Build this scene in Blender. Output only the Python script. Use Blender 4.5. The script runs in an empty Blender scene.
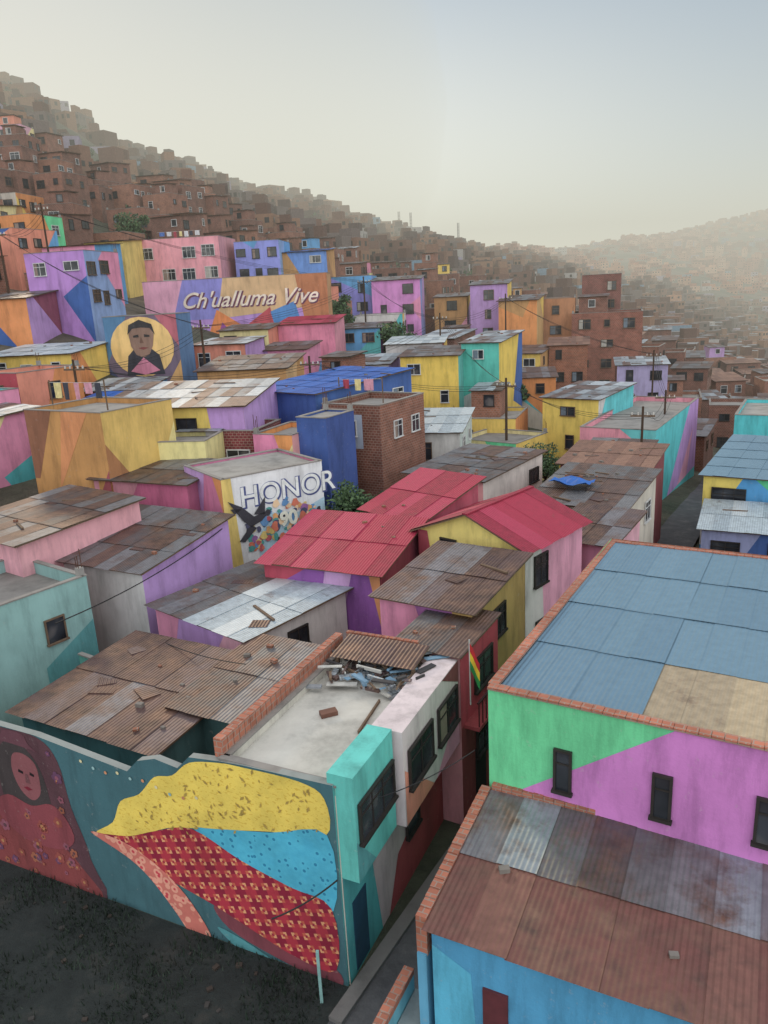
import bpy, math, random, bisect, bmesh
from mathutils import Vector, Matrix
random.seed(7)
rnd=random.random
def U_(a,b): return a+(b-a)*rnd()
SC=bpy.context.scene; COL=SC.collection
# ------------------------------------------------------------------ helpers
def lin(h):
    if not isinstance(h,str): return h
    c=[int(h[i:i+2],16)/255 for i in (0,2,4)]
    return tuple((x/12.92 if x<=.04045 else ((x+.055)/1.055)**2.4) for x in c)
MC={}
def base(name,rough=.85,metal=0):
    m=bpy.data.materials.new(name); m.use_nodes=True; nt=m.node_tree
    b=nt.nodes['Principled BSDF']; b.inputs['Roughness'].default_value=rough; b.inputs['Metallic'].default_value=metal
    return m,nt,b
def N(nt,t,**k):
    n=nt.nodes.new(t)
    for a,v in k.items(): setattr(n,a,v)
    return n
def noise(nt,vec,scale,detail=4,rough=.6,mapscale=None):
    n=N(nt,'ShaderNodeTexNoise'); n.inputs['Scale'].default_value=scale; n.inputs['Detail'].default_value=detail; n.inputs['Roughness'].default_value=rough
    if mapscale:
        mp=N(nt,'ShaderNodeMapping'); mp.inputs['Scale'].default_value=mapscale; nt.links.new(vec,mp.inputs[0]); vec=mp.outputs[0]
    nt.links.new(vec,n.inputs['Vector']); return n.outputs[0]
def ramp(nt,inp,stops):
    r=N(nt,'ShaderNodeValToRGB'); e=r.color_ramp.elements
    while len(e)<len(stops): e.new(.5)
    for i,(p,c) in enumerate(stops):
        e[i].position=p; c=c if isinstance(c,tuple) else (c,c,c); e[i].color=(*c[:3],1)
    nt.links.new(inp,r.inputs[0]); return r.outputs[0]
def mix(nt,mode,fac,a,b):
    m=N(nt,'ShaderNodeMix',data_type='RGBA',blend_type=mode)
    for s,v in ((0,fac),(6,a),(7,b)):
        if hasattr(v,'is_linked') or hasattr(v,'links'): nt.links.new(v,m.inputs[s])
        elif s==0: m.inputs[0].default_value=v
        else: m.inputs[s].default_value=(*v[:3],1)
    return m.outputs[2]
def bump(nt,b,h,dist,strength=.6):
    bp=N(nt,'ShaderNodeBump'); bp.inputs['Distance'].default_value=dist; bp.inputs['Strength'].default_value=strength
    nt.links.new(h,bp.inputs['Height']); nt.links.new(bp.outputs[0],b.inputs['Normal'])
def paint(h):
    k=('p',h)
    if k in MC: return MC[k]
    m,nt,b=base('painted_plaster_'+str(h)); c=lin(h); l=.3*c[0]+.6*c[1]+.1*c[2]
    c=(min(.85,(c[0]*.84+l*.12)*1.04+.04),(c[1]*.84+l*.12)*1.0+.036,(c[2]*.84+l*.12)*.94+.032)
    tc=N(nt,'ShaderNodeTexCoord'); o=tc.outputs['Object']
    streak=ramp(nt,noise(nt,o,1.6,6,.7,(1,1,.2)),[(.3,.68),(.52,1.0),(.75,1.08)])
    blot=ramp(nt,noise(nt,o,.55,6,.6),[(.3,.8),(.6,1.0)])
    col=mix(nt,'MULTIPLY',1,c,streak); col=mix(nt,'MULTIPLY',1,col,blot)
    chip=ramp(nt,noise(nt,o,5,8,.7),[(.61,0.0),(.68,1.0)])
    grey=tuple(.5*x+.5*y for x,y in zip(c,(.36,.33,.31)))
    f=N(nt,'ShaderNodeMath',operation='MULTIPLY'); nt.links.new(chip,f.inputs[0]); f.inputs[1].default_value=.6
    col=mix(nt,'MIX',f.outputs[0],col,grey)
    nt.links.new(col,b.inputs['Base Color']); bump(nt,b,noise(nt,o,14,5),.02,.4)
    MC[k]=m; return m
def brick(h='8f5a44',mortar='9a8478'):
    k=('b',h)
    if k in MC: return MC[k]
    m,nt,b=base('hollow_brick_'+h,.9); tc=N(nt,'ShaderNodeTexCoord')
    br=N(nt,'ShaderNodeTexBrick'); c=lin(h)
    br.inputs['Color1'].default_value=(*c,1); br.inputs['Color2'].default_value=(*[x*.7 for x in c],1); br.inputs['Mortar'].default_value=(*lin(mortar),1)
    br.inputs['Scale'].default_value=1; br.inputs['Brick Width'].default_value=.26; br.inputs['Row Height'].default_value=.16; br.inputs['Mortar Size'].default_value=.014
    nt.links.new(tc.outputs['UV'],br.inputs['Vector'])
    blot=ramp(nt,noise(nt,tc.outputs['Object'],.9,6,.6),[(.3,.65),(.6,1.0),(.75,1.15)])
    col=mix(nt,'MULTIPLY',1,br.outputs[0],blot); nt.links.new(col,b.inputs['Base Color']); bump(nt,b,br.outputs['Fac'],-.01,.5)
    MC[k]=m; return m
def metal(h,rust=.5,rough=.5,shine=.35,bs=.6):
    k=('m',h,rust)
    if k in MC: return MC[k]
    m,nt,b=base('corrugated_metal_'+h,rough,shine); tc=N(nt,'ShaderNodeTexCoord'); o=tc.outputs['Object']; c=lin(h)
    r=ramp(nt,noise(nt,o,.9,8,.68),[(.72-rust*.45,0.0),(.86-rust*.3,1.0)])
    r2=ramp(nt,noise(nt,o,4,6,.6),[(.3,.76 if rust>.2 else .9),(.7,1.12 if rust>.2 else 1.04)])
    rc=ramp(nt,noise(nt,o,2.2,5),[(.35,(.07,.04,.032)),(.65,(.18,.10,.07))])
    col=mix(nt,'MIX',r,mix(nt,'MULTIPLY',1,c,r2),rc)
    nt.links.new(col,b.inputs['Base Color'])
    sp=N(nt,'ShaderNodeSeparateXYZ'); nt.links.new(tc.outputs['UV'],sp.inputs[0])
    mu=N(nt,'ShaderNodeMath',operation='MULTIPLY'); nt.links.new(sp.outputs[0],mu.inputs[0]); mu.inputs[1].default_value=2*math.pi/.12
    si=N(nt,'ShaderNodeMath',operation='SINE'); nt.links.new(mu.outputs[0],si.inputs[0])
    ad=N(nt,'ShaderNodeMath',operation='ADD'); nt.links.new(si.outputs[0],ad.inputs[0]); nt.links.new(noise(nt,o,3,4),ad.inputs[1])
    bump(nt,b,ad.outputs[0],.015,bs)
    MC[k]=m; return m
def concrete(h='8d8a86'):
    k=('c',h)
    if k in MC: return MC[k]
    m,nt,b=base('concrete_'+h,.9); tc=N(nt,'ShaderNodeTexCoord'); o=tc.outputs['Object']
    col=mix(nt,'MULTIPLY',1,lin(h),ramp(nt,noise(nt,o,.8,8,.65),[(.3,.6),(.5,.95),(.7,1.1)]))
    nt.links.new(col,b.inputs['Base Color']); bump(nt,b,noise(nt,o,9,6),.03,.4); MC[k]=m; return m
def flat(h,rough=.7,metal_=0):
    k=('f',h,rough)
    if k in MC: return MC[k]
    m,nt,b=base('plain_'+str(h),rough,metal_); tc=N(nt,'ShaderNodeTexCoord')
    col=mix(nt,'MULTIPLY',1,lin(h),ramp(nt,noise(nt,tc.outputs['Object'],3,4),[(.3,.75),(.7,1.1)]))
    nt.links.new(col,b.inputs['Base Color']); MC[k]=m; return m
def glass():
    if 'g' in MC: return MC['g']
    m,nt,b=base('window_glass',.12); tc=N(nt,'ShaderNodeTexCoord')
    nt.links.new(ramp(nt,noise(nt,tc.outputs['Object'],.7,2),[(.35,(.012,.014,.018)),(.6,(.04,.045,.055)),(.72,(.14,.13,.13))]),b.inputs['Base Color'])
    MC['g']=m; return m
class MB:
    def __init__(s): s.v=[];s.f=[];s.mi=[];s.uv=[];s.ms=[]
    def face(s,pts,mat,uv=None):
        n=len(s.v); s.v.extend([tuple(p) for p in pts]); s.f.append(tuple(range(n,n+len(pts))))
        if mat not in s.ms: s.ms.append(mat)
        s.mi.append(s.ms.index(mat)); s.uv.extend(uv if uv else [(p[0],p[1]) for p in pts])
    def box(s,F,x0,x1,y0,y1,z0,z1,mat,top=None):
        P=F.P; a=[P(x0,y0,z0),P(x1,y0,z0),P(x1,y1,z0),P(x0,y1,z0)]; t=[P(x0,y0,z1),P(x1,y0,z1),P(x1,y1,z1),P(x0,y1,z1)]
        L=[x1-x0,y1-y0,x1-x0,y1-y0]; st=[x0,y0,x0,y0]
        for i in range(4):
            j=(i+1)%4; s.face([a[i],a[j],t[j],t[i]],mat,[(st[i],z0),(st[i]+L[i],z0),(st[i]+L[i],z1),(st[i],z1)])
        s.face(t,top or mat,[(x0,y0),(x1,y0),(x1,y1),(x0,y1)]); s.face(a[::-1],mat)
    def build(s,name,parent=None,smooth=False):
        if not s.f: return None
        me=bpy.data.meshes.new(name); me.from_pydata(s.v,[],s.f)
        for m in s.ms: me.materials.append(m)
        me.polygons.foreach_set('material_index',s.mi)
        uvl=me.uv_layers.new(name='UVMap'); flatuv=[c for p in s.uv for c in p]; uvl.data.foreach_set('uv',flatuv)
        if smooth: me.polygons.foreach_set('use_smooth',[True]*len(s.f))
        me.update(); o=bpy.data.objects.new(name,me); COL.objects.link(o)
        if parent: o.parent=parent
        return o
class Fr:
    def __init__(s,x,y,ang,z=0):
        a=math.radians(ang); s.x=x;s.y=y;s.u=(math.cos(a),math.sin(a)); s.v=(-math.sin(a),math.cos(a))
    def P(s,x,y,z): return (s.x+s.u[0]*x+s.v[0]*y, s.y+s.u[1]*x+s.v[1]*y, z)
def empty(name,loc=(0,0,0)):
    e=bpy.data.objects.new(name,None); e.empty_display_size=.5; COL.objects.link(e); return e
# ------------------------------------------------------------------ terrain
K=[-.6,-.42,-.25,-.1,.04,.18,.32,.5,.7]
T={0:[0]*9,25:[0]*9,40:[5,4,2.5,1.5,1,.5,0,-.5,-1],60:[12,10,7,4.5,2.5,1,-.5,-2,-3],80:[18,16,12,8,5,2,-1,-4,-6],110:[27,24,18,12.5,8,3.5,-1,-6,-9],
160:[48,42,31,22,14,7,0,-10,-15],230:[86,69,48,34,22,12,2,-14,-20],320:[126,97,65,48,32,18,4,-18,-25],450:[130,98,77,62,42,24,6,-20,-25],600:[120,92,74,64,51,33,10,-15,-18],
900:[100,85,68,58,52,51,30,10,5],1300:[90,75,60,52,48,50,76,72,60],1600:[80,70,55,50,48,48,80,130,135],2600:[60,50,40,40,40,40,50,60,60]}
Ys=sorted(T)
def g(x,y):
    k=max(-.6,min(.7,x/max(y,8))); i=min(len(K)-2,max(0,bisect.bisect(K,k)-1)); s=(k-K[i])/(K[i+1]-K[i]); s=s*s*(3-2*s)*.5+s*.5
    y=max(0,min(2599,y)); j=min(len(Ys)-2,bisect.bisect(Ys,y)-1); t=(y-Ys[j])/(Ys[j+1]-Ys[j])
    a=T[Ys[j]];b=T[Ys[j+1]]
    return (a[i]*(1-s)+a[i+1]*s)*(1-t)+(b[i]*(1-s)+b[i+1]*s)*t
def ground_mat():
    m,nt,b=base('hillside_earth',.95); tc=N(nt,'ShaderNodeTexCoord'); o=tc.outputs['Object']
    c=ramp(nt,noise(nt,o,.03,10,.65),[(.3,(.05,.065,.04)),(.45,(.08,.09,.06)),(.6,(.14,.12,.09)),(.75,(.2,.165,.125))])
    c2=ramp(nt,noise(nt,o,.6,8,.7),[(.3,.5),(.7,1.2)])
    nt.links.new(mix(nt,'MULTIPLY',1,c,c2),b.inputs['Base Color']); bump(nt,b,noise(nt,o,.35,10,.7),1.2,.8); return m
def terrain():
    ks=[-6,-3,-2,-1.4,-1]+[-.8+.02*i for i in range(91)]+[1.4,2,3,6]
    ys=[-400,-150,-60,-20,-5]+[i*2.5 for i in range(0,48)]+[120+i*8 for i in range(0,61)]+[620+i*30 for i in range(70)]+[3200,5000,9000]
    v=[];f=[]
    for y in ys:
        for k in ks:
            x=k*max(abs(y),30); z=g(x,y)
            if y>60: z+=(math.sin(x*.09+y*.05)*math.cos(y*.08-x*.03))*min(2.2,(y-60)*.02)+math.sin(x*.021+1.3)*min(5,max(0,y-200)*.012)
            v.append((x,y,z))
    n=len(ks)
    for j in range(len(ys)-1):
        for i in range(n-1): f.append((j*n+i,j*n+i+1,(j+1)*n+i+1,(j+1)*n+i))
    me=bpy.data.meshes.new('ground'); me.from_pydata(v,[],f); me.materials.append(ground_mat()); me.polygons.foreach_set('use_smooth',[True]*len(f))
    o=bpy.data.objects.new('ground',me); COL.objects.link(o)
terrain()
# ------------------------------------------------------------------ palette
TQ='30b8c4';LIL='b48cd0';PNK='e088b4';YEL='e6c448';ORG='d9863a';BLU='1c5cb0';TAN='c08e4c';CRM='a82040';RED='b0303a';WHT='cfced2';MNT='50d898';MAG='cc74d0'
TEAL='147a88';SAL='e08870';CRE='e2d494';PUR='88489c';SKY='4aa0e0';MAR='7a2832'
PAL=[TQ,LIL,PNK,YEL,ORG,SKY,TAN,SAL,CRE,PUR,WHT,MNT,YEL,BLU,CRM]
ROOF={'zinc':[metal('a3aab0',.35),metal('8e959c',.5),metal('b4bbc2',.25),metal('868a90',.65),metal('7c6a66',.8)],
'pale':[metal('b9c4ca',.22),metal('a9b5bd',.3),metal('c4ccd0',.2)],
'sky':[metal('6d8b9e',.03,.5,.25,.55),metal('6a889c',.04,.5,.25,.55),metal('708ea1',.02,.5,.25,.55)],
'tanr':[metal('b3a286',.3,.7,.1),metal('a2937c',.4,.7,.1)],
'rust':[metal('6c5e60',.75),metal('5e4a4c',.9),metal('7a777c',.6),metal('503c3e',.9)],
'red':[metal('6e463f',.6,.6,.1),metal('5e3a39',.7,.6,.1),metal('785248',.5,.6,.1)],
'dark':[metal('6b6a6c',.6),metal('5a5657',.75),metal('78777a',.5),metal('64504c',.9)],
'crim':[metal('a02c44',.2,.65,.08),metal('92263c',.25,.65,.08),metal('a83650',.2,.65,.08)],
'blue':[metal('205cb0',.06,.55,.15),metal('1c50a0',.1,.55,.15)],
'brown':[metal('7d5d50',.5,.7,.1),metal('8b6a5a',.4,.7,.1)]}
BR=[brick('94604e'),brick('845446'),brick('a06c56'),brick('784e42')]
def clip(poly,px,py,nx,ny):
    out=[]
    for i in range(len(poly)):
        a=poly[i];b=poly[(i+1)%len(poly)]
        da=(a[0]-px)*nx+(a[1]-py)*ny; db=(b[0]-px)*nx+(b[1]-py)*ny
        if da>=0: out.append(a)
        if da*db<0: t=da/(da-db); out.append((a[0]+(b[0]-a[0])*t,a[1]+(b[1]-a[1])*t))
    return out
def sheets(mb,O,ex,ey,Lx,Ly,mats,sw=.82,sl=2.3,split=None):
    O=Vector(O);ex=Vector(ex).normalized();ey=Vector(ey).normalized();n=ex.cross(ey)
    nx=max(1,round(Lx/sw));ny=max(1,round(Ly/sl)); dx=Lx/nx;dy=Ly/ny
    for j in range(ny):
        for i in range(nx):
            ms=mats if not split else split(i,j,nx,ny)
            m=random.choice(ms); z0=.012+.012*(i%2)+.004*j; lift=U_(0,.014)
            x0=i*dx-.015;x1=(i+1)*dx+.015;y0=j*dy-(.06+U_(0,.07) if j==0 else .06);y1=(j+1)*dy
            a=O+ex*x0+ey*y0+n*(z0+lift+.012);b=O+ex*x1+ey*y0+n*(z0+lift+.012+U_(-.006,.006));c=O+ex*x1+ey*y1+n*z0;d=O+ex*x0+ey*y1+n*z0
            mb.face([a,b,c,d],m,[(x0,y0),(x1,y0),(x1,y1),(x0,y1)])
def slab(mb,O,ex,ey,Lx,Ly,th,mat):
    O=Vector(O);ex=Vector(ex).normalized();ey=Vector(ey).normalized();n=ex.cross(ey)
    t=[O,O+ex*Lx,O+ex*Lx+ey*Ly,O+ey*Ly]; b=[p-n*th for p in t]
    mb.face(t,mat); mb.face(b[::-1],mat)
    for i in range(4): j=(i+1)%4; mb.face([b[i],b[j],t[j],t[i]],mat)
HOUSES=[]
WOOD=flat('6b5746',.85); FRW=flat('cfcfce',.6); FRB=flat('2b2623',.6)
def window(mb,o,t,n,s,z,w,h,frame,bars=True):
    F=lambda a,d,c:(o[0]+t[0]*a+n[0]*d,o[1]+t[1]*a+n[1]*d,c)
    def bx(a0,a1,c0,c1,d,m):
        p=[F(a0,d,c0),F(a1,d,c0),F(a1,d,c1),F(a0,d,c1)]; q=[F(a0,0,c0),F(a1,0,c0),F(a1,0,c1),F(a0,0,c1)]
        mb.face(p,m)
        for i in range(4): j=(i+1)%4; mb.face([q[i],q[j],p[j],p[i]],m)
    bx(s-w/2,s+w/2,z-h,z,.03,glass())
    e=.06
    bx(s-w/2-e,s-w/2,z-h,z,.07,frame);bx(s+w/2,s+w/2+e,z-h,z,.07,frame);bx(s-w/2-e,s+w/2+e,z,z+e,.075,frame);bx(s-w/2-e-.03,s+w/2+e+.03,z-h-.07,z-h,.12,frame)
    if bars:
        k=max(1,round(w/.6))
        for i in range(1,k): a=s-w/2+w*i/k; bx(a-.02,a+.02,z-h,z,.05,frame)
        if h>.9: bx(s-w/2,s+w/2,z-h*.3-.02,z-h*.3+.02,.052,frame)
    q=rnd()
    if q<.35 and h>.7: bx(s-w/2+.02,s-w/2+w*U_(.25,.5),z-h+.02,z-.02,.034,random.choice([flat('a8a49c'),flat('8c7a70'),flat('6c7884')]))
def house(name,x,y,ang,W,D,z1,roof='zinc',F=PNK,R=None,L=None,B=None,geo=0,cols=None,pat={},win='FR',rise=None,z0=None,wins=None,para=0,coping=None,frame=None,split=None,clutter=1,over=.25,kind='metal',wsz=None,deck=None,sl=2.3,room=0):
    E=empty(name); fr=Fr(x,y,ang); cx,cy,_=fr.P(W/2,D/2,0); gz=g(cx,cy)
    HOUSES.append((cx,cy,math.hypot(W,D)/2,z1))
    if z0 is None: z0=min(gz,g(x,y),g(*fr.P(W,0,0)[:2]))-1.5
    pm=lambda c: c if isinstance(c,bpy.types.Material) else paint(c)
    R=R or F; L=L or random.choice(BR); B=B or random.choice(BR)
    if rise is None: rise=U_(.25,.6) if kind=='metal' and not para else 0
    zc=[z1,z1,z1+rise,z1+rise]; cor=[(0,0),(W,0),(W,D),(0,D)]
    wl=MB(); pt=MB(); wn=MB(); rf=MB()
    gab=.2*W if kind=='gable' else 0
    if kind=='gable': zc=[z1]*4
    top=z1+para
    for i,(key,c) in enumerate(zip('FRBL',(F,R,B,L))):
        j=(i+1)%4; a=cor[i];b=cor[j]; Ln=math.hypot(b[0]-a[0],b[1]-a[1]); za=zc[i]+para;zb=zc[j]+para
        pa=fr.P(a[0],a[1],z0);pb=fr.P(b[0],b[1],z0)
        t=((pb[0]-pa[0])/Ln,(pb[1]-pa[1])/Ln); n=(t[1],-t[0])
        poly=[(0,z0),(Ln,z0),(Ln,zb)]+([(Ln/2,z1+gab)] if kind=='gable' and key in 'FB' else [])+[(0,za)]
        G=lambda q,d=0:(pa[0]+t[0]*q[0]+n[0]*d,pa[1]+t[1]*q[0]+n[1]*d,q[1])
        wl.face([G(q) for q in poly],pm(c),poly)
        pats=list(pat.get(key,[]))
        ispaint=not isinstance(c,bpy.types.Material)
        if geo and ispaint and key in 'FRL':
            zt=max(za,zb); zl=max(z0+1.2,zt-6)
            for _ in range(geo):
                th=random.choice([U_(.3,1.2),U_(-1.2,-.3)]); th2=th+random.choice([0,math.pi])
                pp=clip([q for q in poly],U_(.15,.85)*Ln,U_(zl,zt),math.sin(th2),math.cos(th2))
                if rnd()<.5 and len(pp)>2: pp=clip(pp,U_(.2,.8)*Ln,U_(zl,zt),math.sin(th+1.6),math.cos(th+1.6))
                pats.append((random.choice(cols or PAL),pp))
        for q,(pc,pp) in enumerate(pats):
            if len(pp)>2: pt.face([G(w_,.006+.004*q) for w_ in pp],pm(pc),pp)
        ww=(wins or {}).get(key)
        off=.009+.004*(len(pats)+1)
        if ww is None and key in win:
            ww=[]; hh=min(za,zb)-gz; rows=max(1,int((hh-.3)/2.6)); nn=max(1,int(Ln/U_(1.9,2.9)))
            for rr in range(rows):
                for cc in range(nn):
                    if rnd()<.78: w_,h_=wsz or (U_(.6,1.5),U_(.7,1.25)); ww.append(((cc+.5)*Ln/nn+U_(-.2,.2),min(za,zb)-para-U_(.5,.75)-rr*2.6,w_,h_))
        fm=frame or random.choice([FRW,FRB,WOOD])
        po=(pa[0]+n[0]*off,pa[1]+n[1]*off)
        for w_ in ww or []: window(wn,po,t,n,w_[0],w_[1],w_[2],w_[3],fm)
    o=over
    if kind=='metal' and roof:
        if para:
            inx=.16; s_=D-2*inx
            slab(rf,fr.P(inx,inx,z1+.02),(*fr.u,0),(*fr.v,rise/D),W-2*inx,s_,.05,concrete('5a5654'))
            sheets(rf,fr.P(inx,inx,z1+.03),(*fr.u,0),(*fr.v,rise/D),W-2*inx,s_,ROOF[roof],split=split,sl=sl)
        else:
            ey=Vector((*fr.v,rise/D)); k=ey.length
            O=Vector(fr.P(-o,-o,z1+.04-o*rise/D))
            slab(rf,O,(*fr.u,0),ey,W+2*o,(D+2*o)*k,.05,WOOD)
            sheets(rf,O+Vector((0,0,.005)),(*fr.u,0),ey,W+2*o,(D+2*o)*k,ROOF[roof],split=split,sl=sl)
    elif kind=='gable':
        hw=W/2; sp_=gab/hw
        for sx,sg in ((-o,1),(W+o,-1)):
            ex=Vector((*fr.v,0))*(-sg); eyv=Vector((fr.u[0]*sg,fr.u[1]*sg,sp_)); Ly=(hw+o)*eyv.length
            O=fr.P(sx,D+o if sg==1 else -o,z1+.04-o*sp_)
            slab(rf,O,ex,eyv,D+2*o,Ly,.05,WOOD); sheets(rf,Vector(O)+Vector((0,0,.005)),ex,eyv,D+2*o,Ly,ROOF[roof],split=split)
        rf.box(fr,hw-.12,hw+.12,-o,D+o,z1+gab+.03,z1+gab+.09,random.choice(ROOF[roof]))
    if kind=='flat' or (para and kind=='metal'):
        tp=.15
        if kind=='flat': rf.box(fr,tp,W-tp,tp,D-tp,z1-.2,z1+.001,deck or concrete(random.choice(['8d8a86','7c7874','96938e'])))
        cm=coping or concrete('8a8580'); ci=brick('94604a') if coping else pm(F)
        for bx_ in ((0,W,0,tp),(0,W,D-tp,D),(0,tp,tp,D-tp),(W-tp,W,tp,D-tp)):
            p0,p1,q0,q1=bx_
            wl.box(fr,p0+.003,p1-.003,q0+.003,q1-.003,z1-.1,top-.004,ci)
            if coping:
                Lx=p1-p0;Ly=q1-q0
                nb=int(max(Lx,Ly)/.24)
                for kq in range(nb):
                    if Lx>Ly: rf.box(fr,p0+Lx*kq/nb+.005,p0+Lx*(kq+1)/nb-.005,q0-.06,q1+.04,top,top+.06+U_(0,.015),coping)
                    else: rf.box(fr,p0-.06,p1+.04,q0+Ly*kq/nb+.005,q0+Ly*(kq+1)/nb-.005,top,top+.06+U_(0,.015),coping)
            else: rf.box(fr,p0-.03,p1+.03,q0-.03,q1+.03,top,top+.05,cm)
    if room and W>3.5:
        a0=U_(.3,W*.3); a1=a0+U_(.4,.6)*W*.9; a1=min(a1,W-.2); b0=D*.4; rm=random.choice([BR[0],BR[1],BR[2],pm(F),pm(random.choice(PAL))])
        wl.box(fr,a0,a1,b0,D-.2,z1+.002,z1+2.3,rm)
        slab(rf,fr.P(a0-.2,b0-.2,z1+2.32),(*fr.u,0),(*fr.v,.06),a1-a0+.4,D-b0+.2,.05,WOOD); sheets(rf,fr.P(a0-.2,b0-.2,z1+2.33),(*fr.u,0),(*fr.v,.06),a1-a0+.4,D-b0+.2,ROOF[random.choice(['zinc','dark','rust'])])
        pf=fr.P(0,b0-.004,0); window(wn,pf,fr.u,(-fr.v[0],-fr.v[1]),(a0+a1)/2+U_(-.3,.3),z1+1.9,.8,.9,random.choice([FRW,FRB]))
    if kind=='flat' and clutter and rnd()<.6:
        for (a,b) in ((.15,.15),(W-.15,D-.15),(.15,D-.15)):
            if rnd()<.7:
                rf.box(fr,a-.12,a+.12,b-.12,b+.12,top,top+.35,concrete())
                for q in ((-.07,-.07),(.07,.07),(.07,-.07)): rf.box(fr,a+q[0]-.012,a+q[0]+.012,b+q[1]-.012,b+q[1]+.012,top+.3,top+.35+U_(.4,.8),flat('5b3a2c'))
    wl.build('walls',E); pt.build('painted_mural_patches',E); wn.build('windows',E); rf.build('roof',E)
    if clutter and kind=='metal':
        cl=MB()
        for _ in range(int(W*D/6*clutter)):
            a=U_(.2,W-.5);b=U_(.2,D-.5);zz=z1+rise*b/D+.06; q=rnd()
            f2=Fr(*fr.P(a,b,0)[:2],ang+U_(-40,40))
            if q<.6: s_=U_(.08,.16); cl.box(f2,0,s_*1.5,0,s_,zz,zz+s_*.8,random.choice([brick('94604a'),concrete('77716b')]))
            elif q<.85: cl.box(f2,0,U_(.8,1.8),0,.1,zz+.01,zz+.07,WOOD)
            else: cl.box(f2,0,U_(.5,.9),0,U_(.4,.7),zz,zz+.04,random.choice(ROOF['rust']))
        cl.build('roof_weights',E)
    return E,fr
# ------------------------------------------------------------------ foreground hero buildings
BC=brick('b5715a','9a8478')
def sp1(i,j,nx,ny):
    return ROOF['red'] if (j==0 or (j==1 and rnd()<.2)) else (ROOF['dark'][:3]+ROOF['zinc'][1:2]+[ROOF['zinc'][3],ROOF['rust'][2]])
E,fr=house('blue_house',.5,12.2,-27,9,3.9,4.0,F='1f98d0',R='2f93c4',L='3f9fcc',win='',split=sp1,rise=.35,clutter=.6,over=.12,
  pat={'F':[('30b4e0',[(0,0),(1.0,0),(.8,3.2),(0,3.6)]),('e0cc60',[(2.0,1.7),(3.1,1.9),(3.6,0),(1.8,0)]),(WHT,[(3.1,2.6),(4.4,3.0),(4.6,0),(3.5,0)])]})
mb=MB(); mb.box(fr,1.05,1.55,-.05,.02,.1,3.0,flat('5c2a30')); mb.box(fr,3.3,4.0,-.06,.02,.1,2.9,flat('4a2226'))
mb.build('doors',E)
mb=MB()
for k in range(36): mb.box(fr,-.1+k*.25,.14+k*.25,4.0,4.26,3.4,4.55+U_(0,.02),BC)
for k in range(16): mb.box(fr,-.36,-.13,.05+k*.25,.29+k*.25,3.2,4.12+k*.022+U_(0,.02),BC)
mb.box(fr,-.30,8.9,4.02,4.24,-.5,4.3,concrete('9a8f88')); mb.box(fr,-.34,-.14,0,4.0,-.5,3.25,paint('3f9fcc'))
for k in range(10): mb.box(fr,-1.1+.0,-.87,-1.6+k*.25,-1.36+k*.25,1.6,1.75+U_(0,.02),BC)
mb.box(fr,-1.09,-.88,-1.6,.9,-.5,1.6,paint('57b6cf')); mb.box(fr,-.86,-.36,-1.6,.9,-.4,1.2,concrete('7f8a8c'))
mb.build('brick_parapet',E)
def sp2(i,j,nx,ny):
    if j==0 and i>=4: return ROOF['tanr']
    if (j==1 and i>=7) or (j==2 and i>=10): return ROOF['tanr']
    return ROOF['sky']
house('pink_mint_building',2.2,16.0,-30.4,14,11.6,6.9,roof='sky',F=MNT,R=MAG,L='60d8a0',win='',split=sp2,rise=.1,para=.12,coping=BC,clutter=0,z0=-1,sl=2.8,
  pat={'F':[(MAG,[(.2,4.1),(4.15,7.0),(14,7.0),(14,-1),(-0,-1),(0,3.9)])]},frame=FRB,
  wins={'F':[(1.8,5.85,.3,1.0),(3.95,5.85,.3,1.0),(5.95,5.9,.3,1.0),(8,5.9,.4,1.1)],'L':[(3,5.8,1,1),(7,5.8,1,1)]})
# corner mural house
w=(-.903,.428)
DECK=concrete('bdbab2')
E,fr=house('corner_mural_house',-4.2,16.0,-25.4,3.1,6.4,5.3,kind='flat',F='c9c7c0',R='c9b6bd',L=BR[0],B=BR[0],win='',para=.22,z0=-.5,clutter=0,deck=DECK)
cm=MB(); P=fr.P
cm.box(fr,3.1,3.55,.0,2.1,3.1,5.85,paint('40c4c0')); cm.box(fr,2.9,3.098,.0,2.1,5.3,5.85,paint('40c4c0')); cm.box(fr,3.1,3.75,2.25,6.3,3.0,5.7,paint('d3c6cf')); cm.box(fr,2.9,3.098,2.25,6.3,5.3,5.7,paint('d3c6cf'))
cm.face([P(3.553,0,3.1),P(3.553,.9,3.1),P(3.553,0,4.2)],paint('3aa0a8'),[(0,0),(1,0),(0,1)])
for pp,c in (([(2.3,3.0),(4.2,3.0),(2.3,4.6)],SAL),([(4.4,3.0),(6.3,3.0),(6.3,4.3)],PNK),([(5,5.68),(6.3,5.68),(6.3,5.0)],MAR)):
    cm.face([P(3.757,a,b) for a,b in pp],paint(c),pp)
for pp,c in (([(0,-.2),(1.9,-.2),(1.4,3.1),(0,3.1)],'2cb0b8'),([(2.2,-.2),(6.4,-.2),(6.4,2.4),(3.0,1.4)],'a82838'),([(3.3,3.0),(5.4,3.0),(4.2,1.7)],PNK)):
    cm.face([P(3.108,a,b) for a,b in pp],paint(c),pp)
cm.box(fr,3.1,3.13,.35,1.05,.1,2.1,flat('20455a')); cm.build('upper_floor_bays',E)
wn=MB()
po=P(3.57,0,0);pq=P(3.77,0,0)
window(wn,po,fr.v,fr.u,1.05,5.05,1.75,.95,FRB); window(wn,pq,fr.v,fr.u,3.3,5.0,1.5,1.05,FRB); window(wn,pq,fr.v,fr.u,5.3,5.0,1.4,1.05,FRB)
pr=P(3.12,0,0); window(wn,pr,fr.v,fr.u,4.0,2.3,.8,.8,FRB)
wn.build('windows_street',E)
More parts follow.
